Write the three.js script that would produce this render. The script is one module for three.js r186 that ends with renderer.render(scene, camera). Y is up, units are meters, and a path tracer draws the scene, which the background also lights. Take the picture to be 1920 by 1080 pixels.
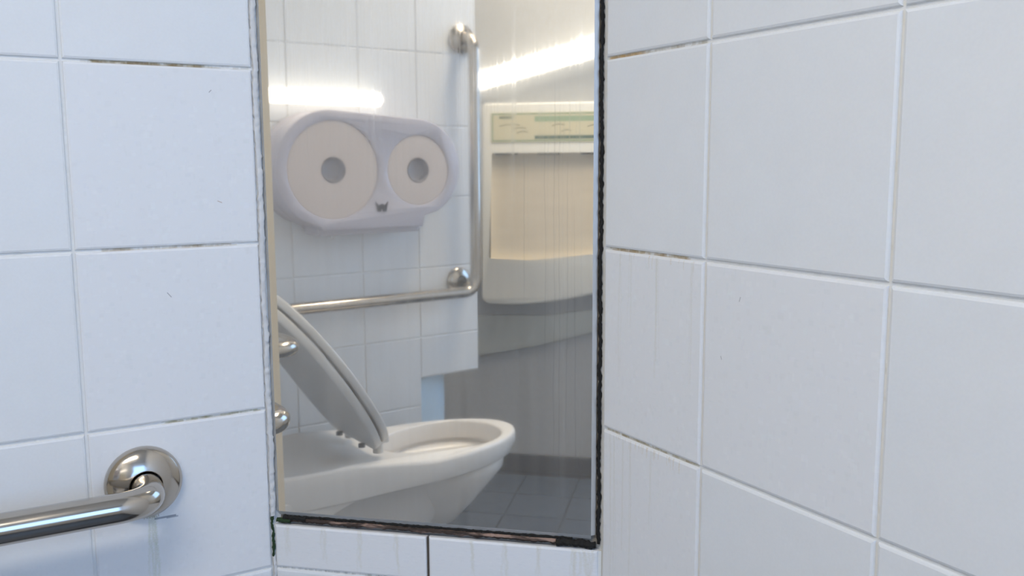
import * as THREE from 'three';
import { mergeGeometries, mergeVertices, toCreasedNormals } from 'three/addons/utils/BufferGeometryUtils.js';
import { RoundedBoxGeometry } from 'three/addons/geometries/RoundedBoxGeometry.js';
import { RectAreaLightUniformsLib } from 'three/addons/lights/RectAreaLightUniformsLib.js';
import { ImprovedNoise } from 'three/addons/math/ImprovedNoise.js';

RectAreaLightUniformsLib.init();
const V3 = THREE.Vector3;

// ---------------------------------------------------------------- camera, sky, lights, exposure
const scene = new THREE.Scene();
const renderer = new THREE.WebGLRenderer({ antialias: true });
renderer.toneMapping = THREE.LinearToneMapping;
renderer.toneMappingExposure = 0.95;
renderer.shadowMap.enabled = true;

const camera = new THREE.PerspectiveCamera(35.03, 1920 / 1080, 0.02, 60);
camera.position.set(-0.5832, 1.16, 1.0709);
camera.lookAt(-0.5832 + 0.5008, 1.16 - 0.1334, 1.0709 - 0.8553);
camera.rotateZ(-0.0047);
scene.add(camera);

// cool open sky; it enters through the added window behind the camera
scene.background = new THREE.Color().setRGB(0.33, 0.57, 1.0);
scene.backgroundIntensity = 4.8;

const CEIL = 2.45;
function areaLight(color, intensity, w, h, pos, target) {
  const l = new THREE.RectAreaLight(color, intensity, w, h);
  l.position.copy(pos); l.lookAt(target); l.castShadow = true; scene.add(l); return l;
}
const lampColor = new THREE.Color().setRGB(1.0, 0.92, 0.79);
areaLight(lampColor, 21.5, 1.15, 0.26, new V3(-1.24, CEIL - 0.052, 1.33), new V3(-1.24, 0, 1.33));

// ---------------------------------------------------------------- helpers
let seed = 7;
const rnd = () => { seed = (seed * 1664525 + 1013904223) >>> 0; return seed / 4294967296; };
const noise = new ImprovedNoise();
const used = new Map();
function numbered(n) { const k = used.get(n) ?? 0; used.set(n, k + 1); return k ? `${n}_${String(k).padStart(3, '0')}` : n; }
function mesh(name, geo, mat, parent) {
  const m = new THREE.Mesh(geo, mat); m.name = name; m.castShadow = m.receiveShadow = true; parent.add(m); return m;
}
function thing(name, label, category, pos = [0, 0, 0], group) {
  const g = new THREE.Group(); g.name = numbered(name); g.position.set(...pos); g.userData = { label, category };
  if (group) g.userData.group = group; scene.add(g); return g;
}
function struct(name, label, category, geo, mat) {
  const m = mesh(name, geo, mat, scene); m.userData = { kind: 'structure', label, category }; return m;
}
const box = (x0, x1, y0, y1, z0, z1) => new THREE.BoxGeometry(x1 - x0, y1 - y0, z1 - z0).translate((x0 + x1) / 2, (y0 + y1) / 2, (z0 + z1) / 2);
function canvas(w, h, draw, srgb = true) {
  const c = document.createElement('canvas'); c.width = w; c.height = h; draw(c.getContext('2d'), w, h);
  const t = new THREE.CanvasTexture(c); if (srgb) t.colorSpace = THREE.SRGBColorSpace; t.magFilter = THREE.LinearFilter;
  t.wrapS = t.wrapT = THREE.RepeatWrapping; return t;
}
function dataTex(w, h, fn, srgb = false) {
  const d = new Uint8Array(w * h * 4);
  for (let y = 0; y < h; y++) for (let x = 0; x < w; x++) { const c = fn(x / w, y / h); d.set([c[0], c[1], c[2], 255].map((v) => Math.max(0, Math.min(255, v))), (y * w + x) * 4); }
  const t = new THREE.DataTexture(d, w, h); if (srgb) t.colorSpace = THREE.SRGBColorSpace; t.magFilter = THREE.LinearFilter; t.minFilter = THREE.LinearFilter;
  t.wrapS = t.wrapT = THREE.RepeatWrapping; t.needsUpdate = true; return t;
}
const fbm = (x, y, z, o = 4) => { let a = 0, s = 1, w = 0; for (let i = 0; i < o; i++) { a += s * noise.noise(x, y, z + i * 7.3); w += s; s *= 0.5; x *= 2; y *= 2; } return a / w; };
const std = (c, r, o = {}) => new THREE.MeshStandardMaterial({ color: new THREE.Color().setRGB(...c), roughness: r, ...o });
const phys = (c, r, o = {}) => new THREE.MeshPhysicalMaterial({ color: new THREE.Color().setRGB(...c), roughness: r, ...o });

// ---------------------------------------------------------------- materials
const glazeBump = dataTex(128, 128, (u, v) => { const n = 128 + 120 * fbm(u * 4, v * 4, 3, 3); return [n, n, n]; });
const glazeTint = [0, 1, 2].map((k) => dataTex(128, 128, (u, v) => {
  const n = 2.4 * fbm(u * 5, v * 5, 11 + k * 5, 4) + 2 * (rnd() - 0.5), w = 1.2 * fbm(u * 2, v * 2, 31 + k, 2);
  return [236 + n + w, 238 + n, 240 + n - w];
}, true));
const tileMats = glazeTint.map((t) => new THREE.MeshPhysicalMaterial({ map: t, roughness: 0.46, bumpMap: glazeBump, bumpScale: 0.0003, specularIntensity: 0.6 }));
const groutMat = std([0.86, 0.86, 0.85], 0.95);
const plaster = std([0.74, 0.74, 0.73], 0.9);
const tanEdge = std([0.92, 0.78, 0.58], 0.7);
const greyPaint = std([0.30, 0.31, 0.34], 0.65);
const mortar = std([0.36, 0.33, 0.29], 0.95);
const steelRough = dataTex(256, 256, (u, v) => { const n = 40 + 26 * fbm(u * 6, v * 6, 2, 3) + 10 * (rnd() - 0.5); return [0, n, 255]; });
const steel = new THREE.MeshStandardMaterial({ color: new THREE.Color().setRGB(0.52, 0.475, 0.42), metalness: 1, roughness: 1, roughnessMap: steelRough, metalnessMap: steelRough });
const ceramic = phys([0.90, 0.86, 0.81], 0.3, { clearcoat: 0.15, clearcoatRoughness: 0.12 });
const seatPlastic = phys([0.66, 0.65, 0.63], 0.32);
const housing = phys([0.56, 0.53, 0.58], 0.4);
const paper = std([0.70, 0.61, 0.56], 0.95);

// ---------------------------------------------------------------- tile pieces
const tileGeos = new Map();
// a glazed tile with a softly rounded rim: back at z = 0, face at z = t
function tileGeo(w, h, t = 0.007) {
  const key = [w, h, t].map((v) => v.toFixed(4)).join();
  if (tileGeos.has(key)) return tileGeos.get(key);
  const rings = [[0, 0], [0, t - 0.0022], [0.0007, t - 0.0007], [0.0026, t]], p = [], n = [], uv = [], idx = [];
  const rn = [[1, 0], [1, 0.25], [0.75, 0.65], [0.0, 1]];
  const corners = [[-1, -1], [1, -1], [1, 1], [-1, 1]];
  rings.forEach(([inset, z], k) => corners.forEach(([a, b]) => {
    const x = a * (w / 2 - inset), y = b * (h / 2 - inset), l = Math.hypot(rn[k][0] * a * 0.707, rn[k][0] * b * 0.707, rn[k][1]);
    p.push(x, y, z); n.push(rn[k][0] * a * 0.707 / l, rn[k][0] * b * 0.707 / l, rn[k][1] / l); uv.push(x / w + 0.5, y / h + 0.5);
  }));
  for (let k = 0; k < 3; k++) for (let i = 0; i < 4; i++) { const a = k * 4 + i, b = k * 4 + (i + 1) % 4; idx.push(a, b, b + 4, a, b + 4, a + 4); }
  idx.push(12, 13, 14, 12, 14, 15);
  const g = new THREE.BufferGeometry();
  g.setAttribute('position', new THREE.Float32BufferAttribute(p, 3)); g.setAttribute('normal', new THREE.Float32BufferAttribute(n, 3)); g.setAttribute('uv', new THREE.Float32BufferAttribute(uv, 2)); g.setIndex(idx);
  // split so that each side of the rim keeps its own direction
  const flat = toCreasedNormals(g, 0.15); tileGeos.set(key, flat); return flat;
}
const ROW0 = 1.2708, PITCH = 0.2, GAP = 0.003, TT = 0.007;
// columns: list of joint positions along the wall; place(u, y) gives the tile centre on the back plane; facing = rotation.y
function tileWall(parent, cols, y0, y1, place, turn, special = {}, skip = () => false) {
  const ys = [y0]; for (let k = Math.ceil((y0 - ROW0 + 0.012) / PITCH); ROW0 + k * PITCH < y1 - 0.012; k++) ys.push(ROW0 + k * PITCH); ys.push(y1);
  for (let i = 0; i + 1 < cols.length; i++) for (let j = 0; j + 1 < ys.length; j++) {
    const w = Math.abs(cols[i + 1] - cols[i]) - GAP, h = ys[j + 1] - ys[j] - GAP, u = (cols[i] + cols[i + 1]) / 2, y = (ys[j] + ys[j + 1]) / 2;
    if (w < 0.008 || h < 0.008 || skip(u, y)) continue;
    const key = `${i},${Math.round((y - ROW0) / PITCH - 0.5)}`;
    const m = mesh('tile', tileGeo(w, h), special[key] ?? tileMats[Math.floor(rnd() * 3)], parent);
    m.position.copy(place(u, y)); m.rotation.set((rnd() - 0.5) * 0.0012, turn + (rnd() - 0.5) * 0.0012, (rnd() - 0.5) * 0.0015, 'YXZ');
  }
}
const steps = (a, b, first, pitch) => { const r = [a]; for (let v = first; v < b - 0.01; v += pitch) if (v > a + 0.01) r.push(v); r.push(b); return r; };

// stained tiles: thin mineral runs and rust on the glaze, as they lie in the photograph
function stained(draw) {
  const t = canvas(512, 512, (c, w, h) => {
    c.fillStyle = 'rgb(237,238,240)'; c.fillRect(0, 0, w, h);
    for (let i = 0; i < 900; i++) { const g = 228 + rnd() * 18; c.fillStyle = `rgba(${g},${g + 1},${g + 2},0.25)`; c.fillRect(rnd() * w, rnd() * h, 2 + rnd() * 16, 2 + rnd() * 16); }
    draw(c, w, h);
  });
  return new THREE.MeshPhysicalMaterial({ map: t, roughness: 0.46, bumpMap: glazeBump, bumpScale: 0.0003, specularIntensity: 0.6 });
}
function run(c, x, y, len, wid, col, a) {   // a thin wandering run of dried water
  let px = x;
  for (let k = 0; k < len; k += 2) { px += (rnd() - 0.5) * 1.6; c.fillStyle = `rgba(${col},${a * (0.5 + 0.5 * rnd()) * (1 - 0.5 * k / len)})`; c.fillRect(px - wid / 2 * (0.6 + rnd() * 0.6), y + k, wid * (0.6 + rnd() * 0.6), 3); }
}
const speck = (c, x, y, l, a, col = '120,120,125') => { c.strokeStyle = `rgba(${col},0.55)`; c.lineWidth = 2.2; c.beginPath(); c.moveTo(x, y); c.lineTo(x + l * Math.cos(a), y + l * Math.sin(a)); c.stroke(); };
const rustTop = (n, seedX) => stained((c, w) => {
  for (let k = 0; k < n; k++) { const x = seedX + rnd() * w * 0.75; run(c, x, 2, 8 + rnd() * 26, 3 + rnd() * 5, '212,194,164', 0.26); }
  for (let k = 0; k < 5; k++) { const x = rnd() * w, l = 180 + rnd() * 300; for (let j = 0; j < 3; j++) run(c, x + j * 3, 4, l, 7, '220,218,210', 0.15); }
});

// grout plates carry dirt along some joints
const groutDirt = (spots) => {
  const t = canvas(1024, 1024, (c, w, h) => {
    c.fillStyle = 'rgb(236,236,234)'; c.fillRect(0, 0, w, h);
    for (let i = 0; i < 5000; i++) { const g = 215 + rnd() * 36; c.fillStyle = `rgba(${g},${g},${g - 4},0.3)`; c.fillRect(rnd() * w, rnd() * h, 2 + rnd() * 8, 2 + rnd() * 8); }
    for (const [x0, x1, y, col, a] of spots) for (let k = 0; k < 140; k++) { c.fillStyle = `rgba(${col},${0.42 * a * rnd()})`; const x = x0 + (x1 - x0) * rnd(); c.fillRect(x * w, y * h - 7 + rnd() * 12, 3 + rnd() * 12, 3 + rnd() * 5); }
  });
  return new THREE.MeshStandardMaterial({ map: t, roughness: 0.95 });
};
// planar uv on a plate, u0..u1 along axis, v from y
function planarUV(g, fu, fv) { const p = g.attributes.position, uv = g.attributes.uv; for (let i = 0; i < p.count; i++) uv.setXY(i, fu(p.getX(i), p.getY(i), p.getZ(i)), fv(p.getX(i), p.getY(i), p.getZ(i))); return g; }

const H0 = 0, TH = 0.12;
// ---------------------------------------------------------------- the room shell
const CL = new V3(-0.2986, 0, 0), CR = new V3(0, 0, 0.2719);            // ends of the chamfered corner
const MD = new V3().subVectors(CR, CL).normalize(), MN = new V3(-MD.z, 0, MD.x);   // along the chamfer, and out into the room
const MLEN = CL.distanceTo(CR), MTURN = Math.atan2(MN.x, MN.z);
const onM = (s, y, out) => new V3().copy(CL).addScaledVector(MD, s).addScaledVector(MN, out).setY(y);

// left wall: plane z = 0, faces +z
{
  const g = planarUV(box(-0.92, 0, H0, CEIL, -TT - TH, -TT + 0.004), (x) => (x + 0.8) / 0.8, (x, y) => (y - 0.6) / 0.8);
  // canvas y runs downward from v = 1
  const vy = (y) => 1 - (y - 0.6) / 0.8, ux = (x) => (x + 0.8) / 0.8;
  const wl = struct('wall_left', 'white tiled wall with the steel grab bar, left of the mirror', 'wall', g, groutDirt([
    [ux(-0.47), ux(-0.36), vy(ROW0), '120,95,50', 0.9], [ux(-0.48), ux(-0.31), vy(ROW0), '150,140,120', 0.6], [ux(-0.47), ux(-0.33), vy(ROW0 - 0.2), '150,130,100', 0.5], [ux(-0.42), ux(-0.31), vy(ROW0 - 0.4), '150,140,105', 0.6]]));
  const flangeRun = stained((c) => {
    for (let k = 0; k < 7; k++) run(c, 150 + k * 3.5, 258, 250, 7, '196,200,176', 0.2);
    for (let k = 0; k < 10; k++) run(c, 140 + k * 4, 252, 26, 4, '130,120,92', 0.5);
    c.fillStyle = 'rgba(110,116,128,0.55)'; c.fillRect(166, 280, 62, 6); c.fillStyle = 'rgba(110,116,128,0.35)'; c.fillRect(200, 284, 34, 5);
    speck(c, 232, 190, 14, 1.3);
  });
  const specksA = stained((c) => { speck(c, 385, 70, 10, -0.8); speck(c, 395, 385, 14, 0.4, '165,135,115'); });
  const specksB = stained((c) => { speck(c, 238, 128, 18, 0.9); });
  tileWall(wl, [-0.2986, -0.4967, -0.6948, -0.8].reverse(), H0, CEIL, (u, y) => new V3(u, y, -TT), 0, { '2,-1': specksA, '2,-2': specksB, '2,-3': flangeRun });
}
// right wall: plane x = 0, faces -x
{
  const zE = 2.42, g = planarUV(box(TT - 0.004, TT + TH, H0, CEIL, 0.2, zE), (x, y, z) => (z - 0.2) / 0.8, (x, y) => (y - 0.6) / 0.8);
  const vy = (y) => 1 - (y - 0.6) / 0.8, uz = (z) => (z - 0.2) / 0.8;
  const wr = struct('wall_right', 'white tiled wall on the right of the mirror', 'wall', g, groutDirt([
    [uz(0.275), uz(0.33), vy(ROW0), '190,140,70', 0.5], [uz(0.275), uz(0.42), vy(ROW0), '170,160,140', 0.5], [uz(0.275), uz(0.40), vy(ROW0 - 0.2), '165,140,100', 0.8], [uz(0.275), uz(0.42), vy(ROW0 - 0.4), '165,150,115', 0.8]]));
  const sp = stained((c) => { speck(c, 120, 70, 12, 1.9, '150,150,155'); speck(c, 60, 220, 9, 1.2, '150,150,155'); });
  const zs = [0.2719]; for (let z = 0.4307; z < zE - 0.02; z += PITCH) zs.push(z); zs.push(zE);
  tileWall(wr, zs, H0, CEIL, (u, y) => new V3(TT, y, u), -Math.PI / 2, { '0,-2': rustTop(9, 100), '0,-3': rustTop(22, 60), '1,-2': sp });
}
// chamfered corner wall that holds the mirror
const MY0 = 0.7372, MY1 = 1.62, MS0 = 0.0035, MS1 = 0.3965;
{
  const g = new THREE.BoxGeometry(MLEN - 0.004, CEIL, 0.06).translate(MLEN / 2, CEIL / 2, -TT - 0.03 - 0.004);
  const wc = struct('wall_corner', 'narrow tiled wall across the corner that holds the mirror', 'wall', g, mortar);
  wc.position.copy(CL); wc.rotation.y = MTURN;
  const streaky = [0, 1].map((k) => stained((c, w, h) => {
    for (let i = 0; i < 4; i++) for (let j = 0; j < 4; j++) run(c, w * (k ? 0.25 + 0.2 * i : 0.08 + 0.24 * i) + j * 3, 3, 300 + rnd() * 200, 7, '214,210,194', 0.16);
    if (k) for (let i = 0; i < 6; i++) run(c, w * 0.88 + i * 9, 3, 490, 9, '205,198,176', 0.2);
  }));
  // grout plate below and above the mirror
  const gp = mesh('grout', mergeGeometries([new THREE.BoxGeometry(MLEN, MY0 - 0.012, 0.004).translate(MLEN / 2, (MY0 - 0.012) / 2, -TT + 0.002), new THREE.BoxGeometry(MLEN, CEIL - MY1 - 0.01, 0.004).translate(MLEN / 2, (CEIL + MY1 + 0.01) / 2, -TT + 0.002)]),
    groutDirt([[0.45, 0.55, 0.7, '60,50,40', 0.9], [0, 0.5, 0.725, '60,60,50', 0.3]]), wc);
  planarUV(gp.geometry, (x) => x / MLEN, (x, y) => y / CEIL);
  const cols = [0.0025, 0.1985, MLEN - 0.0025];
  const put = (u, y) => new V3(u, y, -TT);
  tileWall(wc, cols, H0, MY0 - 0.0098, put, 0, { '0,-3': streaky[0], '1,-3': streaky[1] });
  tileWall(wc, cols, MY1 + 0.008, CEIL, put, 0);
  // a dark open joint between the two cut tiles under the mirror
  mesh('joint_dirt', new THREE.BoxGeometry(0.0022, 0.05, 0.0035).translate(0.1986, MY0 - 0.037, -0.0035), std([0.09, 0.075, 0.06], 0.95), wc);
}
// false wall behind the toilet (z up to 0.208) with a tan end panel
{
  const wf = struct('wall_rear', 'tiled false wall behind the toilet with a tan end panel', 'wall', box(-2.9, -0.806, H0, CEIL, -TH, 0.201), groutMat);
  mesh('end_panel', box(-0.807, -0.8, H0, CEIL, -0.006, 0.208), tanEdge, wf);
  tileWall(wf, steps(-1.5, -0.8085, -1.3, PITCH), H0, CEIL, (u, y) => new V3(u, y, 0.201), 0);
}
// side wall that carries the paper dispenser: faces +x, ends at z = 1.1, low corner cut away
const DX = -1.5, DZ1 = 1.1, NZ = 0.902, NY = 0.552;
{
  const sh = new THREE.Shape(); sh.moveTo(0.19, H0); sh.lineTo(NZ, H0); sh.lineTo(NZ, NY); sh.lineTo(DZ1, NY); sh.lineTo(DZ1, CEIL); sh.lineTo(0.19, CEIL); sh.closePath();
  const g = new THREE.ExtrudeGeometry(sh, { depth: 0.09, bevelEnabled: false });   // shape x -> world z
  g.rotateY(-Math.PI / 2).translate(DX - TT + 0.004, 0, 0);
  const wd = struct('wall_side', 'white tiled side wall beside the toilet, low corner cut away', 'wall', g, groutMat);
  const cols = [0.208, 0.325, 0.525, 0.725, 0.902, DZ1];
  const ysSplit = (u, y) => u > NZ && y < NY;
  tileWall(wd, cols.slice(0, 5), H0, CEIL, (u, y) => new V3(DX - TT, y, u), Math.PI / 2);
  tileWall(wd, cols.slice(4), NY, CEIL, (u, y) => new V3(DX - TT, y, u), Math.PI / 2, {}, ysSplit);
}
// return wall behind the side wall
struct('wall_return', 'plain grey return wall hidden behind the tiled side wall', 'wall', box(-2.9, DX - 0.095, H0, CEIL, 0.68, 0.80), greyPaint);
// far diagonal wall, parallel to the mirror, grey paint above a dark skirting
const FP = new V3(-1.89, 0, 1.676), FO = new V3(-MN.x, 0, -MN.z), FTURN = Math.atan2(FO.x, FO.z);
function farThing(o) { o.position.copy(FP); o.rotation.y = FTURN; return o; }   // local x runs along -MD, z out into the room
{
  const paintTex = dataTex(256, 256, (u, v) => { const n = 9 * fbm(u * 5, v * 5, 5, 4) + 5 * (rnd() - 0.5); return [186 + n, 188 + n, 190 + n]; }, true);
  const m = new THREE.MeshStandardMaterial({ map: paintTex, roughness: 0.6 });
  farThing(struct('wall_far', 'plain painted diagonal wall behind the changing station', 'wall', new THREE.BoxGeometry(2.4, CEIL, TH).translate(0.16, CEIL / 2, -TH / 2), m));
  farThing(struct('baseboard_far', 'dark grey skirting along the far diagonal wall', 'baseboard', new RoundedBoxGeometry(2.3, 0.07, 0.014, 2, 0.003).translate(0.16, 0.035, 0.0075), std([0.07, 0.07, 0.075], 0.6)));
}
// wall behind the camera; its unseen open window is added to shape the daylight
{
  const z0 = 2.42, z1 = z0 + TH, d0 = -1.16, d1 = -0.1, w0 = 0.95, w1 = 2.12;
  const g = mergeGeometries([box(-1.5, d0, H0, CEIL, z0, z1), box(d1, TH, H0, CEIL, z0, z1), box(d0, d1, w1, CEIL, z0, z1), box(d0, d1, H0, w0, z0, z1)]);
  struct('wall_added_window', 'plain white wall with an added open window behind the camera', 'wall', g, plaster);
  struct('window_1', 'white painted frame of the added open window behind the camera', 'window', mergeGeometries([box(d0 - 0.05, d0, w0 - 0.05, w1 + 0.05, z0 - 0.012, z0), box(d1, d1 + 0.05, w0 - 0.05, w1 + 0.05, z0 - 0.012, z0), box(d0, d1, w1, w1 + 0.05, z0 - 0.012, z0), box(d0, d1, w0 - 0.05, w0, z0 - 0.03, z0)]), std([0.7, 0.7, 0.7], 0.5));
  struct('ground', 'pale paving outside the added window', 'ground', box(-6, 6, -0.12, -0.02, z1, 12), std([0.32, 0.33, 0.34], 0.9));
}
struct('ceiling', 'plain white ceiling', 'ceiling', box(-3.0, 0.13, CEIL, CEIL + 0.1, -0.13, 2.54), plaster);
// floor: blue-grey square tiles laid parallel to the far wall
{
  const fl = struct('floor', 'blue grey tiled floor', 'floor', box(-3.0, 0.13, -0.1, -0.0045, -0.13, 2.54), std([0.055, 0.06, 0.07], 0.9));
  const tex = [0, 1, 2].map((k) => dataTex(64, 64, (u, v) => { const n = 10 * fbm(u * 3, v * 3, 40 + k * 3, 3) + 7 * (rnd() - 0.5) + k * 3; return [78 + n, 88 + n, 102 + n]; }, true));
  const mats = tex.map((t) => new THREE.MeshStandardMaterial({ map: t, roughness: 0.38 }));
  const ok = (x, z) => x > -3 && x < -0.12 && z > 0.12 && z < 2.3 && new V3(x, 0, z).sub(FP).dot(FO) > 0.1 && !(x < -1.38 && z < 0.98) && !(x > -0.3 && z < 0.4);
  for (let i = -8; i < 12; i++) for (let j = 0; j < 12; j++) {
    const s = -0.08 + 0.2 * i + 0.1, o = 0.04 + 0.2 * j + 0.1, p = new V3().copy(FP).addScaledVector(MD, s).addScaledVector(FO, o);
    if (!ok(p.x, p.z)) continue;
    const t = mesh('floor_tile', tileGeo(0.195, 0.195, 0.0045), mats[Math.floor(rnd() * 3)], fl); t.position.set(p.x, -0.0045, p.z); t.rotation.order = 'YXZ'; t.rotation.set(-Math.PI / 2, FTURN, 0);
  }
}

// ---------------------------------------------------------------- mirror
{
  const mir = thing('mirror', 'tall streaked mirror set across the corner between the tiled walls', 'mirror', [CL.x, 0, CL.z]);
  mir.rotation.y = MTURN;
  const W = MS1 - MS0, H = MY1 - MY0, Z = -0.004;
  const SZ = 1024;
  // dried streaks: a thin veil of lime that is less metallic and rougher than the silvering
  const veil = new Float32Array(SZ * SZ), dark = new Float32Array(SZ * SZ);
  for (let y = 0; y < SZ; y++) for (let x = 0; x < SZ; x++) {
    const u = x / SZ, v = y / SZ;
    veil[y * SZ + x] = Math.max(0, 0.55 + 0.35 * fbm(u * 40, v * 2.2, 3, 3) + 0.35 * fbm(u * 6, v * 3, 9, 3));
  }
  const streak = (u, v0, v1, wid, a, arr) => {
    let x = u * SZ;
    for (let y = Math.floor(v0 * SZ); y < v1 * SZ; y++) {
      x += (rnd() - 0.5) * 0.7; const t = (y - v0 * SZ) / ((v1 - v0) * SZ), k = a * Math.min(1, 6 * t, 6 * (1 - t)) * (0.7 + 0.3 * fbm(y * 0.03, u * 50, 1, 2));
      for (let d = -Math.ceil(wid); d <= wid; d++) { const xi = Math.round(x + d); if (xi >= 0 && xi < SZ && y >= 0 && y < SZ) arr[y * SZ + xi] += k * Math.max(0, 1 - Math.abs(d) / (wid + 0.5)); }
    }
  };
  for (let k = 0; k < 120; k++) streak(0.04 + 0.93 * rnd(), 0.40 + 0.2 * rnd(), 0.68 + 0.32 * rnd(), 1.5 + 4 * rnd(), 0.2 + 0.5 * rnd(), veil);   // pale runs high up
  for (const [u, a, b] of [[0.885, 0.05, 0.62], [0.905, 0.0, 0.6], [0.925, 0.1, 0.5], [0.86, 0.2, 0.55], [0.955, 0.02, 0.45], [0.80, 0.3, 0.5]]) { streak(u, a, b, 2.5, 0.5, dark); streak(u + 0.012, a + 0.05, b, 3, 0.4, veil); }
  for (let k = 0; k < 9; k++) { const u = 0.4 + 0.5 * rnd(), v = 0.5 + 0.25 * rnd(); streak(u, v, v + 0.05 * rnd(), 4, 0.5, veil); }
  const rm = dataTex(SZ, SZ, (u, v) => { const i = Math.round(v * SZ) * SZ + Math.round(u * SZ), w = veil[i]; return [0, 3 + 8 * w, 255 - 32 * w - 14]; });
  const cm = dataTex(SZ, SZ, (u, v) => { const i = Math.round(v * SZ) * SZ + Math.round(u * SZ), d = dark[i], w = veil[i]; return [243 - 34 * d, 237 - 33 * d, 226 - 31 * d].map((c) => c + 4 * w); }, true);
  const silver = new THREE.MeshPhysicalMaterial({ map: cm, metalness: 1, roughness: 1, metalnessMap: rm, roughnessMap: rm });
  const pane = new THREE.BoxGeometry(W - 0.010, H - 0.010, 0.004).translate(W / 2 + MS0, H / 2 + MY0, Z - 0.002);
  mesh('silvered_pane', pane, silver, mir);
  // ground edge of the glass, a pale bevel
  const bev = (x0, y0, x1, y1, nx, ny) => {   // strip from inner edge to outer edge, falling back
    const b = 0.005, p = [x0, y0, Z, x1, y1, Z, x1 + nx * b, y1 + ny * b, Z - 0.0025, x0 + nx * b, y0 + ny * b, Z - 0.0025];
    const g = new THREE.BufferGeometry(); g.setAttribute('position', new THREE.Float32BufferAttribute(p, 3)); g.setAttribute('uv', new THREE.Float32BufferAttribute([0, 0, 1, 0, 1, 1, 0, 1], 2)); g.setIndex([0, 3, 2, 0, 2, 1]); g.computeVertexNormals(); return g;
  };
  const xa = MS0 + 0.005, xb = MS1 - 0.005, ya = MY0 + 0.005, yb = MY1 - 0.005;
  const bevel = new THREE.MeshPhysicalMaterial({ color: new THREE.Color().setRGB(0.62, 0.62, 0.61), roughness: 0.25, metalness: 0.35, side: THREE.DoubleSide });
  mesh('ground_edge', mergeGeometries([bev(xb, ya, xb, yb, 1, 0), bev(xa, yb, xa, ya, -1, 0), bev(xa, ya, xb, ya, 0, -1), bev(xb, yb, xa, yb, 0, 1)]), bevel, mir);
  // rough beads of old sealant
  const bead = (name, pts, r, mat, rough = 0.5) => {
    const c = new THREE.CatmullRomCurve3(pts.map((p) => new V3(...p))), g = new THREE.TubeGeometry(c, pts.length * 10, r, 7), p = g.attributes.position, n = g.attributes.normal;
    for (let i = 0; i < p.count; i++) { const k = r * rough * (fbm(p.getX(i) * 160, p.getY(i) * 160, p.getZ(i) * 200, 3) * 1.6); p.setXYZ(i, p.getX(i) + n.getX(i) * k, p.getY(i) + n.getY(i) * k, p.getZ(i) + n.getZ(i) * k); }
    g.computeVertexNormals(); return mesh(name, g, mat, mir);
  };
  const line = (x0, y0, x1, y1, z, n, j) => Array.from({ length: n }, (_, k) => { const t = k / (n - 1); return [x0 + (x1 - x0) * t + (x0 === x1 ? (rnd() - 0.5) * j : 0), y0 + (y1 - y0) * t + (y0 === y1 ? (rnd() - 0.5) * j : 0), z + (rnd() - 0.5) * j * 0.4]; });
  const brownTex = dataTex(256, 64, (u, v) => { const n = fbm(u * 7, v * 2, 2, 4), k = Math.max(0, Math.min(1, (n - 0.02) * 7)); return [72 + 50 * n + 74 * k, 60 + 44 * n + 62 * k, 54 + 40 * n + 56 * k]; }, true);
  brownTex.repeat.set(1, 1);
  const brown = new THREE.MeshStandardMaterial({ map: brownTex, roughness: 0.95 });
  const whiteBead = std([0.72, 0.72, 0.72], 0.5), mouldGapShade = std([0.012, 0.011, 0.01], 0.9), greenMould = std([0.022, 0.05, 0.018], 0.95);  // the black is mould plus the shade of the open gaps, painted in
  bead('bottom_sealant', line(0.016, MY0 - 0.0052, 0.355, MY0 - 0.0052, -0.0052, 22, 0.001), 0.0028, brown, 0.7).userData.label = 'crumbling brown sealant under the mirror';
  bead('mould_and_gap_shade', line(0.352, MY0 - 0.0055, 0.397, MY0 - 0.0055, -0.0042, 8, 0.0012), 0.0042, mouldGapShade, 0.5);
  bead('mould_and_gap_shade', line(MS1 + 0.0034, MY0 - 0.004, MS1 + 0.0034, MY1, -0.0045, 40, 0.0012), 0.0021, mouldGapShade, 0.8).userData.label = 'ragged black bead of mould and painted gap shade down the right edge';
  bead('mould_and_gap_shade', line(0.04, MY0 - 0.0012, 0.37, MY0 - 0.0012, -0.0062, 26, 0.0008), 0.0016, mouldGapShade, 0.8);
  bead('mould_and_gap_shade', line(0.014, MY0 - 0.0028, 0.044, MY0 - 0.0035, -0.0045, 6, 0.001), 0.0034, mouldGapShade, 0.7);
  bead('left_sealant', line(0.0012, MY0 - 0.0, 0.0012, MY1, -0.0022, 34, 0.0018), 0.0036, whiteBead, 0.5).userData.label = 'wavy white sealant down the left edge';
  bead('green_mould', line(0.0014, MY0 - 0.052, 0.0014, MY0 + 0.012, -0.0004, 9, 0.0016), 0.0017, greenMould, 1.0);
  bead('green_mould', line(0.006, MY0 - 0.006, 0.024, MY0 - 0.006, -0.003, 5, 0.001), 0.0026, greenMould, 0.7);
  bead('corner_sealant', line(0.0016, 0.40, 0.0016, MY0 - 0.05, -0.0016, 14, 0.0012), 0.0026, whiteBead, 0.5);
}

// ---------------------------------------------------------------- steel grab bars
const flangeGeo = (() => {   // domed wall flange, axis +z, base at z = 0
  const r = 0.0415, pts = [[r - 0.001, 0], [r, 0.001], [r, 0.0055], [r - 0.0012, 0.0085], [r * 0.88, 0.0125], [r * 0.72, 0.0165], [r * 0.55, 0.0195], [r * 0.44, 0.021], [r * 0.415, 0.0205], [r * 0.41, 0.016]];
  return new THREE.LatheGeometry(pts.map(([x, y]) => new THREE.Vector2(x, y)), 48).rotateX(Math.PI / 2);
})();
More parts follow.
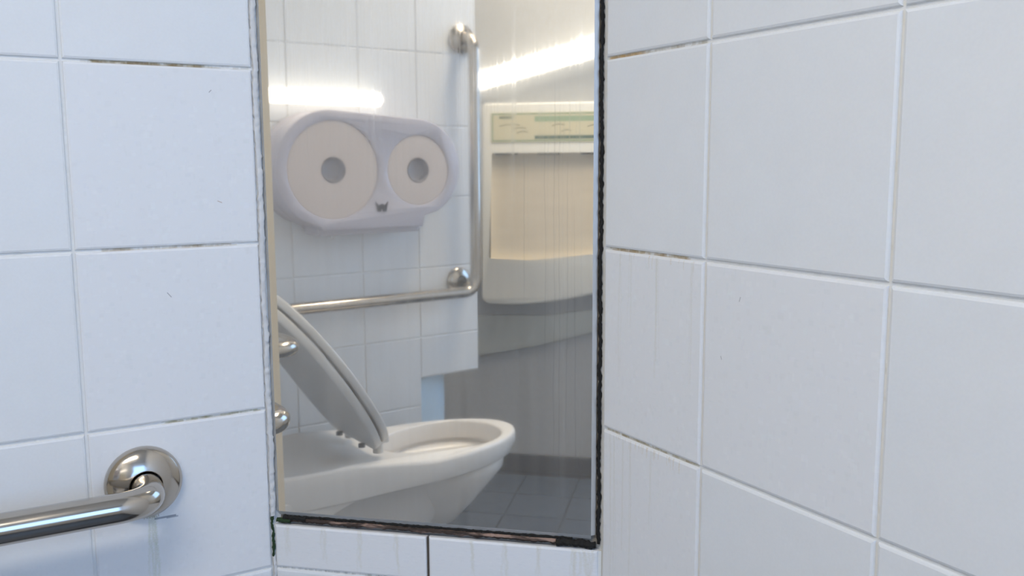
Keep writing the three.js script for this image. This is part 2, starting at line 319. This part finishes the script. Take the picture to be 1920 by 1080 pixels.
// polyline with rounded corners -> smooth path
function roundedPath(pts, r) {
  const P = pts.map((p) => new V3(...p)), path = new THREE.CurvePath(); let last = P[0];
  for (let i = 1; i < P.length - 1; i++) {
    const a = new V3().subVectors(P[i - 1], P[i]).normalize(), b = new V3().subVectors(P[i + 1], P[i]).normalize(), A = P[i].clone().addScaledVector(a, r), B = P[i].clone().addScaledVector(b, r);
    path.add(new THREE.LineCurve3(last, A)); path.add(new THREE.QuadraticBezierCurve3(A, P[i].clone(), B)); last = B;
  }
  path.add(new THREE.LineCurve3(last, P[P.length - 1])); return path;
}
function barTube(pts, r, bend, closed) {
  // sample evenly along the path, then sweep
  const path = roundedPath(pts, bend), n = 120, L = path.getLength(), c = new THREE.CatmullRomCurve3(Array.from({ length: n + 1 }, (_, k) => path.getPointAt(k / n)), false, 'centripetal');
  return new THREE.TubeGeometry(c, 200, r, 24, false);
}
// grab bar on the left wall
{
  const fx = -0.4415, fy = 0.807, fz = 0.0005;
  const b = thing('grab_bar', 'steel grab bar fixed to the left tiled wall, nearest the camera', 'grab bar', [fx, fy, fz], 'steel grab bars');
  mesh('tube', barTube([[0, 0, 0.004], [0, 0, 0.075], [-0.30, 0, 0.075], [-0.30, 0, 0.004]], 0.0162, 0.038), steel, b);
  for (const x of [0, -0.30]) mesh('flange', flangeGeo, steel, b).position.x = x;
}
// bar on the false wall behind the lid
{
  const b = thing('grab_bar', 'short steel grab bar behind the raised toilet lid', 'grab bar', [-0.90, 0.812, 0.2085], 'steel grab bars');
  mesh('tube', barTube([[0, 0, 0.004], [0, 0, 0.075], [-0.45, 0, 0.075], [-0.45, 0, 0.004]], 0.0162, 0.045), steel, b);
  for (const x of [0, -0.45]) mesh('flange', flangeGeo, steel, b).position.x = x;
}
// L-shaped bar on the side wall
{
  const b = thing('grab_bar', 'L-shaped steel grab bar on the tiled wall beside the toilet', 'grab bar', [DX + 0.0005, 0.80, 1.05], 'steel grab bars');
  mesh('tube', barTube([[0.004, 0, -0.74], [0.066, 0, -0.74], [0.066, 0, 0], [0.066, 0.715, 0], [0.004, 0.715, 0]], 0.0162, 0.045), steel, b);
  mesh('post', new THREE.CylinderGeometry(0.011, 0.011, 0.058, 20).rotateZ(Math.PI / 2).translate(0.034, 0.016, -0.014), steel, b);
  for (const [y, z] of [[0, -0.74], [0.024, -0.018], [0.715, 0]]) { const f = mesh('flange', flangeGeo, steel, b); f.position.set(0, y, z); f.rotation.y = Math.PI / 2; }
}

// ---------------------------------------------------------------- toilet paper dispenser
{
  const d = thing('paper_dispenser', 'grey twin-roll toilet paper dispenser on the tiled side wall', 'dispenser', [DX + 0.0005, 1.15, 0.585]);
  // local: x out of the wall, z along the wall, y up.  shapes are drawn in (z, y)
  const outline = () => {
    const s = new THREE.Shape(), R = 0.148, r = 0.128, cx = 0.245, cy = 0.004;
    s.absarc(0, 0, R, Math.PI * 0.5, Math.PI * 1.32, false);
    s.lineTo(-0.035, -0.142); s.lineTo(-0.03, -0.150); s.lineTo(0.256, -0.150); s.lineTo(0.262, -0.122);
    s.absarc(cx, cy, r, -Math.PI * 0.36, Math.PI * 0.5, false); s.closePath(); return s;
  };
  const toWorld = (g, x0) => g.rotateY(-Math.PI / 2).scale(-1, 1, 1).translate(x0, 0, 0);
  const ext = (s, depth, bev, x0, seg = 24) => {
    const g = new THREE.ExtrudeGeometry(s, { depth: depth - 2 * bev, bevelEnabled: bev > 0, bevelThickness: bev, bevelSize: bev, bevelOffset: -bev, bevelSegments: 4, curveSegments: seg }).translate(0, 0, bev);
    const p = g.attributes.position, q = p.clone();   // (sx, sy, depth) -> (depth, sy, sx)
    for (let i = 0; i < p.count; i++) p.setXYZ(i, x0 + q.getZ(i), q.getY(i), q.getX(i));
    const idx = []; for (let i = 0; i < p.count; i += 3) idx.push(i, i + 2, i + 1); g.setIndex(idx); g.deleteAttribute('normal');
    const w = toCreasedNormals(g.toNonIndexed(), 0.7); return w;
  };
  mesh('back_housing', ext(outline(), 0.055, 0.004, 0), housing, d);
  const cover = outline();
  const hole = (x, y, r) => { const h = new THREE.Path(); h.absarc(x, y, r, 0, Math.PI * 2, true); cover.holes.push(h); };
  hole(0.004, 0.0, 0.122); hole(0.246, -0.002, 0.091);
  mesh('cover', ext(cover, 0.076, 0.004, 0.053, 32), housing, d);
  const rollGeo = (R) => { const k = 0.032; return new THREE.LatheGeometry([[k, 0], [R - 0.002, 0], [R, 0.002], [R, 0.068], [R - 0.003, 0.071], [k + 0.002, 0.071], [k, 0.069], [k, 0]].map(([x, y]) => new THREE.Vector2(x, y)), 56).rotateZ(-Math.PI / 2); };
  const cap = phys([0.42, 0.41, 0.44], 0.25);
  for (const [z, y, R] of [[0.004, 0, 0.1235], [0.246, -0.002, 0.0925]]) {
    const roll = mesh('paper_roll', rollGeo(R), paper, d); roll.position.set(0.0555, y, z); roll.userData.label = 'jumbo roll of pale paper';
    const h = mesh('core', new THREE.LatheGeometry([[0.0, 0.052], [0.020, 0.052], [0.028, 0.056], [0.0305, 0.072], [0.0315, 0.072], [0.0318, 0.0], [0, 0]].map(([x, y2]) => new THREE.Vector2(x, y2)), 36).rotateZ(-Math.PI / 2), cap, roll);
  }
  mesh('tear_tray', new RoundedBoxGeometry(0.085, 0.024, 0.292, 3, 0.005).translate(0.062, -0.153, 0.113), phys([0.60, 0.58, 0.63], 0.35), d);
  // small dark w-shaped emblem
  const wS = new THREE.Shape(); [[-0.016, 0.012], [-0.011, -0.012], [-0.003, -0.012], [0, -0.004], [0.003, -0.012], [0.011, -0.012], [0.016, 0.012], [0.008, 0.003], [0, 0.006], [-0.008, 0.003]].forEach(([x, y], k) => (k ? wS.lineTo(x * 1.15, y * 1.1) : wS.moveTo(x * 1.15, y * 1.1)));
  mesh('emblem', ext(wS, 0.0016, 0, 0.1292).translate(0, -0.094, 0.134), std([0.06, 0.06, 0.075], 0.6), d).userData.label = 'small dark emblem shaped like a w';
  mesh('lever', new RoundedBoxGeometry(0.02, 0.012, 0.016, 2, 0.004).translate(0.07, -0.17, 0.02), phys([0.75, 0.75, 0.76], 0.4), d);
  mesh('lever', new RoundedBoxGeometry(0.02, 0.022, 0.014, 2, 0.004).translate(0.09, -0.146, 0.262), phys([0.75, 0.75, 0.76], 0.4), d);
}

// ---------------------------------------------------------------- toilet
{
  const TX = -1.18, T = thing('toilet', 'white toilet with raised lid beside the tiled side wall', 'toilet', [TX, 0, 0.2085]);
  // local z from the false wall forward, x across
  const LEN = 0.775, RIM = 0.482, hingeZ = 0.335;
  // half width of the plan at distance z along the body, scale k (0..1) shrinks the bowl toward its own centre
  const N = 72;
  const plan = (hw, zb, zf, back) => Array.from({ length: N }, (_, i) => {   // egg: rounded front, squarer back
    const a = i / N * Math.PI * 2, c = Math.cos(a), s = Math.sin(a), zc = zf - (zf - zb) * 0.42;
    if (c >= 0) return [hw * s, zc + (zf - zc) * c];
    const e = back, cc = -Math.pow(-c, 2 / e), ss = Math.sign(s) * Math.pow(Math.abs(s), 2 / e);
    return [hw * ss * (1 - (back >= 5 ? 0.05 : 0.2) * (cc * cc)), zc + (zc - zb) * cc];
  });
  const loft = (rings, closeTop, closeBottom) => {
    const p = [], idx = [];
    for (const [pl, y] of rings) pl.forEach(([x, z]) => p.push(x, typeof y === 'function' ? y(x, z) : y, z));
    for (let k = 0; k + 1 < rings.length; k++) for (let i = 0; i < N; i++) { const a = k * N + i, b = k * N + (i + 1) % N; idx.push(a, b, a + N, b, b + N, a + N); }
    const capAt = (k, flip) => { const base = k * N, [pl, y] = rings[k], cx = pl.reduce((t, q) => t + q[0], 0) / N, cz = pl.reduce((t, q) => t + q[1], 0) / N, c = p.length / 3; p.push(cx, typeof y === 'function' ? y(cx, cz) : y, cz); for (let i = 0; i < N; i++) { const a = base + i, b = base + (i + 1) % N; idx.push(...(flip ? [c, b, a] : [c, a, b])); } };
    if (closeTop) capAt(rings.length - 1, false); if (closeBottom) capAt(0, true);
    const g = new THREE.BufferGeometry(); g.setAttribute('position', new THREE.Float32BufferAttribute(p, 3)); g.setIndex(idx); g.computeVertexNormals(); return g;
  };
  const lift = (z) => { const t = Math.max(0, Math.min(1, (0.40 - z) / 0.16)); return 0.028 * t * t * (3 - 2 * t); };   // deck behind the hinge stands a little higher
  const topY = (d) => (x, z) => RIM - d + lift(z);
  const z0 = 0.002;
  const HW = 0.162;
  // outer shell, from the underside up over the rim and down into the basin
  const body = loft([
    [plan(0.040, 0.18, 0.46, 3), 0.235], [plan(0.052, 0.16, 0.53, 3), 0.265], [plan(0.066, 0.12, 0.61, 3), 0.315], [plan(0.084, 0.06, 0.68, 4), 0.37], [plan(0.108, 0.02, 0.728, 5), 0.412], [plan(0.120, z0, 0.74, 6), 0.4225], [plan(HW - 0.016, z0, LEN - 0.026, 6), 0.424], [plan(HW - 0.008, z0, LEN - 0.018, 6), 0.4255],
    [plan(HW - 0.003, z0, LEN - 0.011, 6), 0.431], [plan(HW, z0, LEN, 6), topY(0.030)], [plan(HW, z0, LEN, 6), topY(0.010)], [plan(HW - 0.003, z0, LEN - 0.003, 6), topY(0.003)], [plan(HW - 0.010, z0 + 0.004, LEN - 0.010, 6), topY(0)],
    [plan(0.122, 0.385, LEN - 0.044, 2.4), topY(0)], [plan(0.117, 0.392, LEN - 0.050, 2.4), RIM - 0.006], [plan(0.116, 0.394, LEN - 0.052, 2.4), RIM - 0.046], [plan(0.128, 0.384, LEN - 0.040, 2.4), RIM - 0.050], [plan(0.124, 0.39, LEN - 0.046, 2.4), RIM - 0.085],
    [plan(0.100, 0.42, LEN - 0.085, 2.2), RIM - 0.125], [plan(0.076, 0.465, LEN - 0.125, 2.2), RIM - 0.165], [plan(0.045, 0.49, LEN - 0.18, 2), RIM - 0.215]], true, true);
  mesh('bowl', body, ceramic, T);
  // pan back block that hangs on the wall and the foot
  const foot = loft([[plan(0.070, 0.10, 0.45, 3), 0.0], [plan(0.060, 0.10, 0.44, 3), 0.06], [plan(0.052, 0.11, 0.44, 3), 0.16], [plan(0.050, 0.12, 0.47, 3), 0.27]], false, false);
  mesh('foot', foot, ceramic, T);
  const sideShape = new THREE.Shape(); sideShape.moveTo(0.002, 0.455); sideShape.lineTo(0.002, 0.14); sideShape.lineTo(0.085, 0.14); sideShape.bezierCurveTo(0.10, 0.38, 0.16, 0.418, 0.36, 0.436); sideShape.lineTo(0.36, 0.450); sideShape.lineTo(0.22, 0.455); sideShape.closePath();
  const blk = new THREE.ExtrudeGeometry(sideShape, { depth: 0.292, bevelEnabled: true, bevelSize: 0.006, bevelThickness: 0.006, bevelOffset: -0.006, bevelSegments: 4, curveSegments: 24 }).rotateY(-Math.PI / 2).translate(0.146, 0, 0).scale(0.98, 1, 1);
  mesh('rear_block', toCreasedNormals(blk, 0.6), ceramic, T);
  // raised seat and lid: curved plates hinged behind the basin
  const plate = (th, off, hole) => {   // v: 0 at hinge .. 1 at tip; u across
    const s = new THREE.Shape(); const hw = 0.172, L = 0.44;
    s.moveTo(-0.085, 0); s.lineTo(0.085, 0); s.bezierCurveTo(0.13, 0.005, hw + 0.004, 0.09, hw, 0.22); s.bezierCurveTo(hw - 0.01, 0.36, 0.09, L, 0, L); s.bezierCurveTo(-0.09, L, -hw + 0.01, 0.36, -hw, 0.22); s.bezierCurveTo(-hw - 0.004, 0.09, -0.13, 0.005, -0.085, 0);
    if (hole) { const h = new THREE.Path(); h.absellipse(0, 0.215, 0.105, 0.15, 0, Math.PI * 2, true); s.holes.push(h); }
    const g = new THREE.ExtrudeGeometry(s, { depth: th - 0.008, bevelEnabled: true, bevelSize: 0.004, bevelThickness: 0.004, bevelOffset: -0.004, bevelSegments: 3, curveSegments: 28 });
    const p = g.attributes.position;
    for (let i = 0; i < p.count; i++) { const x = p.getX(i), v = p.getY(i), w = p.getZ(i) + off; p.setXYZ(i, x, v, w + 0.10 * (v / L) * (1 - v / L) * 0.62 - 0.5 * x * x); }
    g.computeVertexNormals();
    return toCreasedNormals(g, 0.7).rotateX(-Math.PI * 0.5 + Math.PI * 0.5 - 0.61);
  };
  const hinge = [0, RIM + 0.046, hingeZ + 0.018];
  mesh('lid', plate(0.020, -0.022, false), seatPlastic, T).position.set(...hinge);
  mesh('seat', plate(0.018, 0.004, true), seatPlastic, T).position.set(...hinge);
  for (const x of [-0.075, 0.075]) {
    const h = mesh('hinge', mergeGeometries([new THREE.CylinderGeometry(0.011, 0.012, 0.034, 20).toNonIndexed(), new RoundedBoxGeometry(0.03, 0.016, 0.034, 2, 0.004).translate(0, 0.014, 0.006)].map((g) => (g.index ? g.toNonIndexed() : g))), seatPlastic, T); h.position.set(x, RIM + 0.034, hingeZ + 0.012);
  }
  for (const x of [-0.06, 0.06]) mesh('bumper', new THREE.CylinderGeometry(0.008, 0.008, 0.008, 14).translate(x, RIM + 0.036, hingeZ - 0.022), std([0.06, 0.06, 0.07], 0.7), T);
}

// ---------------------------------------------------------------- added panel in the cut-away corner, a daylight patch put into its pale blue
{
  const s = new THREE.Shape(); s.moveTo(0, 0); s.lineTo(0.03, 0); s.bezierCurveTo(0.085, 0, 0.125, -0.03, 0.13, -0.09); s.lineTo(0, -0.09); s.closePath();
  const g = new THREE.ExtrudeGeometry(s, { depth: 0.55, bevelEnabled: false, curveSegments: 24 });   // shape (z, x), height
  const p = g.attributes.position, q = p.clone(); for (let i = 0; i < p.count; i++) p.setXYZ(i, q.getY(i), q.getZ(i), q.getX(i));
  g.deleteAttribute('normal'); const idx = []; for (let i = 0; i < p.count; i += 3) idx.push(i, i + 2, i + 1); g.setIndex(idx);
  const c = mesh('daylight_patch_panel', toCreasedNormals(g.toNonIndexed(), 0.6), std([0.66, 0.84, 0.99], 0.5), scene); c.position.set(-1.53, -0.0045, 0.9055);
  c.userData = { label: 'added rounded panel painted pale blue as the daylight patch in the cut-away wall corner behind the toilet', category: 'painted daylight panel' };
}

// ---------------------------------------------------------------- baby changing station on the far wall
// local x here is -s (s runs to the right in the mirror), z out into the room
{
  const st = thing('changing_station', 'cream wall-mounted baby changing station with a green-bordered label', 'changing table', [FP.x, 0, FP.z]); st.rotation.y = FTURN;
  const cream = phys([0.93, 0.92, 0.86], 0.35), S = (pts, close = true) => { const s = new THREE.Shape(); pts.forEach(([a, b], k) => (k ? s.lineTo(-a, b) : s.moveTo(-a, b))); return s; };
  const body = new THREE.Shape(); body.moveTo(0.205, 1.378); body.quadraticCurveTo(0.232, 1.378, 0.232, 1.35); body.lineTo(0.236, 0.69); body.quadraticCurveTo(0.236, 0.662, 0.205, 0.658); body.bezierCurveTo(0.08, 0.650, -0.05, 0.672, -0.175, 0.703); body.lineTo(-0.40, 0.76); body.quadraticCurveTo(-0.43, 0.77, -0.43, 0.80); body.lineTo(-0.43, 1.35); body.quadraticCurveTo(-0.43, 1.378, -0.40, 1.378); body.closePath();
  const rec = new THREE.Path(); const rr = [[0.200, 1.212], [0.214, 0.825], [0.205, 0.816], [0.05, 0.812], [-0.18, 0.838], [-0.405, 0.86], [-0.405, 1.212]]; rr.forEach(([a, b], k) => (k ? rec.lineTo(a, b) : rec.moveTo(a, b))); rec.closePath();
  body.holes.push(rec);
  const ex = (s, d, b, z) => toCreasedNormals(new THREE.ExtrudeGeometry(s, { depth: d - 2 * b, bevelEnabled: b > 0, bevelSize: b, bevelThickness: b, bevelOffset: -b, bevelSegments: 4, curveSegments: 20 }).translate(0, 0, z + b), 0.6);
  mesh('shell', ex(body, 0.095, 0.009, 0.002), cream, st);
  const panelTex = dataTex(256, 256, (u, v) => { const n = 8 * fbm(u * 3, v * 14, 6, 3) + 4 * (rnd() - 0.5); return [240 + n, 226 + n, 202 + n]; }, true);
  mesh('folded_tray', new RoundedBoxGeometry(0.612, 0.40, 0.03, 2, 0.006).translate(-0.098, 1.013, 0.05), new THREE.MeshPhysicalMaterial({ map: panelTex, roughness: 0.3 }), st);
  // printed label (seen from the room; the mirror reverses it)
  const lab = canvas(1024, 192, (c, w, h) => {
    c.fillStyle = 'rgb(232,224,192)'; c.fillRect(0, 0, w, h);
    c.strokeStyle = 'rgb(150,172,140)'; c.lineWidth = 9; c.strokeRect(10, 10, w - 20, h - 20);
    c.fillStyle = 'rgb(168,190,158)'; c.fillRect(30, 26, w * 0.70, 34);
    c.fillStyle = 'rgb(96,120,110)'; c.fillRect(30, 150, w * 0.70, 22);
    c.strokeStyle = 'rgb(150,142,118)'; c.lineWidth = 6;
    for (const [x, y, l] of [[840, 82, 130], [800, 104, 90], [790, 128, 70], [560, 84, 80], [520, 120, 60], [330, 90, 90], [150, 100, 110]]) { c.beginPath(); c.moveTo(x, y); c.quadraticCurveTo(x + l / 2, y - 14, x + l, y + 6); c.stroke(); }
    c.fillStyle = 'rgb(130,140,120)'; c.fillRect(880, 24, 90, 16);
  });
  mesh('label_plate', new THREE.BoxGeometry(0.585, 0.104, 0.002).translate(-0.098, 1.292, 0.0982), new THREE.MeshStandardMaterial({ map: lab, roughness: 0.5 }), st).userData.label = 'cream label with a green border';
  for (const a of [-0.145, 0.01, 0.165]) mesh('latch', new RoundedBoxGeometry(0.085, 0.012, 0.012, 2, 0.005).translate(-a, 1.203, 0.070), std([0.22, 0.22, 0.23], 0.5), st);
  const low = S([[-0.285, 0.60], [-0.285, 0.444], [-0.056, 0.49], [0.18, 0.556], [0.45, 0.635], [0.45, 0.70], [0.2, 0.64], [0.0, 0.61]]);
  mesh('lower_panel', ex(low, 0.02, 0.003, 0.001), std([0.60, 0.62, 0.58], 0.55), st).userData.label = 'grey green panel below the station';
}

// ---------------------------------------------------------------- lamps
const tubeColor = new THREE.Color().setRGB(1.0, 0.965, 0.90);
const tubeGlow = (k) => new THREE.MeshStandardMaterial({ color: 0xffffff, emissive: new THREE.Color().setRGB(1, 0.96, 0.88), emissiveIntensity: k, roughness: 0.4 });
const fixture = std([0.75, 0.75, 0.74], 0.5);
{
  const a = new V3(DX, 1.334, 0.34), L = thing('tube_lamp', 'glowing tube lamp on the tiled wall just above the paper dispenser', 'lamp', [a.x, a.y, a.z], 'wall tube lamps');
  const len = 0.44;
  mesh('backplate', new RoundedBoxGeometry(0.012, 0.022, len - 0.03, 2, 0.004).translate(0.0065, 0, len / 2), fixture, L);
  mesh('tube', new THREE.CapsuleGeometry(0.019, len - 0.038, 8, 24).rotateX(Math.PI / 2).translate(0.032, 0, len / 2), tubeGlow(1.9), L);
  areaLight(tubeColor, 1.8, len - 0.04, 0.032, new V3(DX + 0.053, 1.334, 0.34 + len / 2), new V3(DX + 1, 1.334, 0.34 + len / 2));
}
{
  const s0 = -0.31, y0 = 1.437, s1 = 0.46, y1 = 1.648, L = thing('tube_lamp', 'slanting glowing tube lamp on the far wall above the changing station', 'lamp', [FP.x, 0, FP.z], 'wall tube lamps'); L.rotation.y = FTURN;
  const len = Math.hypot(s1 - s0, y1 - y0), ang = Math.atan2(y1 - y0, s1 - s0);
  const place = (g) => g.rotateZ(-ang).translate(-(s0 + s1) / 2, (y0 + y1) / 2, 0);
  const prof = []; for (let k = 0; k <= 10; k++) { const t = k / 10 * Math.PI / 2; prof.push(new THREE.Vector2(0.026 * Math.sin(t), -len / 2 + 0.026 - 0.026 * Math.cos(t))); } for (let k = 1; k <= 10; k++) { const t = k / 10 * Math.PI / 2; prof.push(new THREE.Vector2(0.046 * Math.cos(t), len / 2 - 0.046 + 0.046 * Math.sin(t))); }
  mesh('tube', place(new THREE.LatheGeometry(prof, 28).rotateZ(Math.PI / 2).translate(0, 0, 0.05)), tubeGlow(1.9), L);
  mesh('backplate', place(new RoundedBoxGeometry(len - 0.1, 0.03, 0.012, 2, 0.004).translate(0, 0, 0.0065)), fixture, L);
  const c = new V3().copy(FP).addScaledVector(MD, (s0 + s1) / 2).addScaledVector(FO, 0.101).setY((y0 + y1) / 2);
  areaLight(tubeColor, 5.5, len - 0.06, 0.05, c, c.clone().add(FO)).rotateZ(ang);
}
{
  const L = thing('ceiling_light', 'flat rectangular ceiling light over the room', 'lamp', [-1.24, CEIL, 1.33]);
  mesh('housing', new RoundedBoxGeometry(1.24, 0.04, 0.34, 2, 0.008).translate(0, -0.0205, 0), fixture, L);
  mesh('diffuser', new RoundedBoxGeometry(1.18, 0.008, 0.28, 2, 0.003).translate(0, -0.0445, 0), new THREE.MeshStandardMaterial({ color: 0xffffff, emissive: lampColor, emissiveIntensity: 2, roughness: 0.5 }), L);
}

renderer.render(scene, camera);
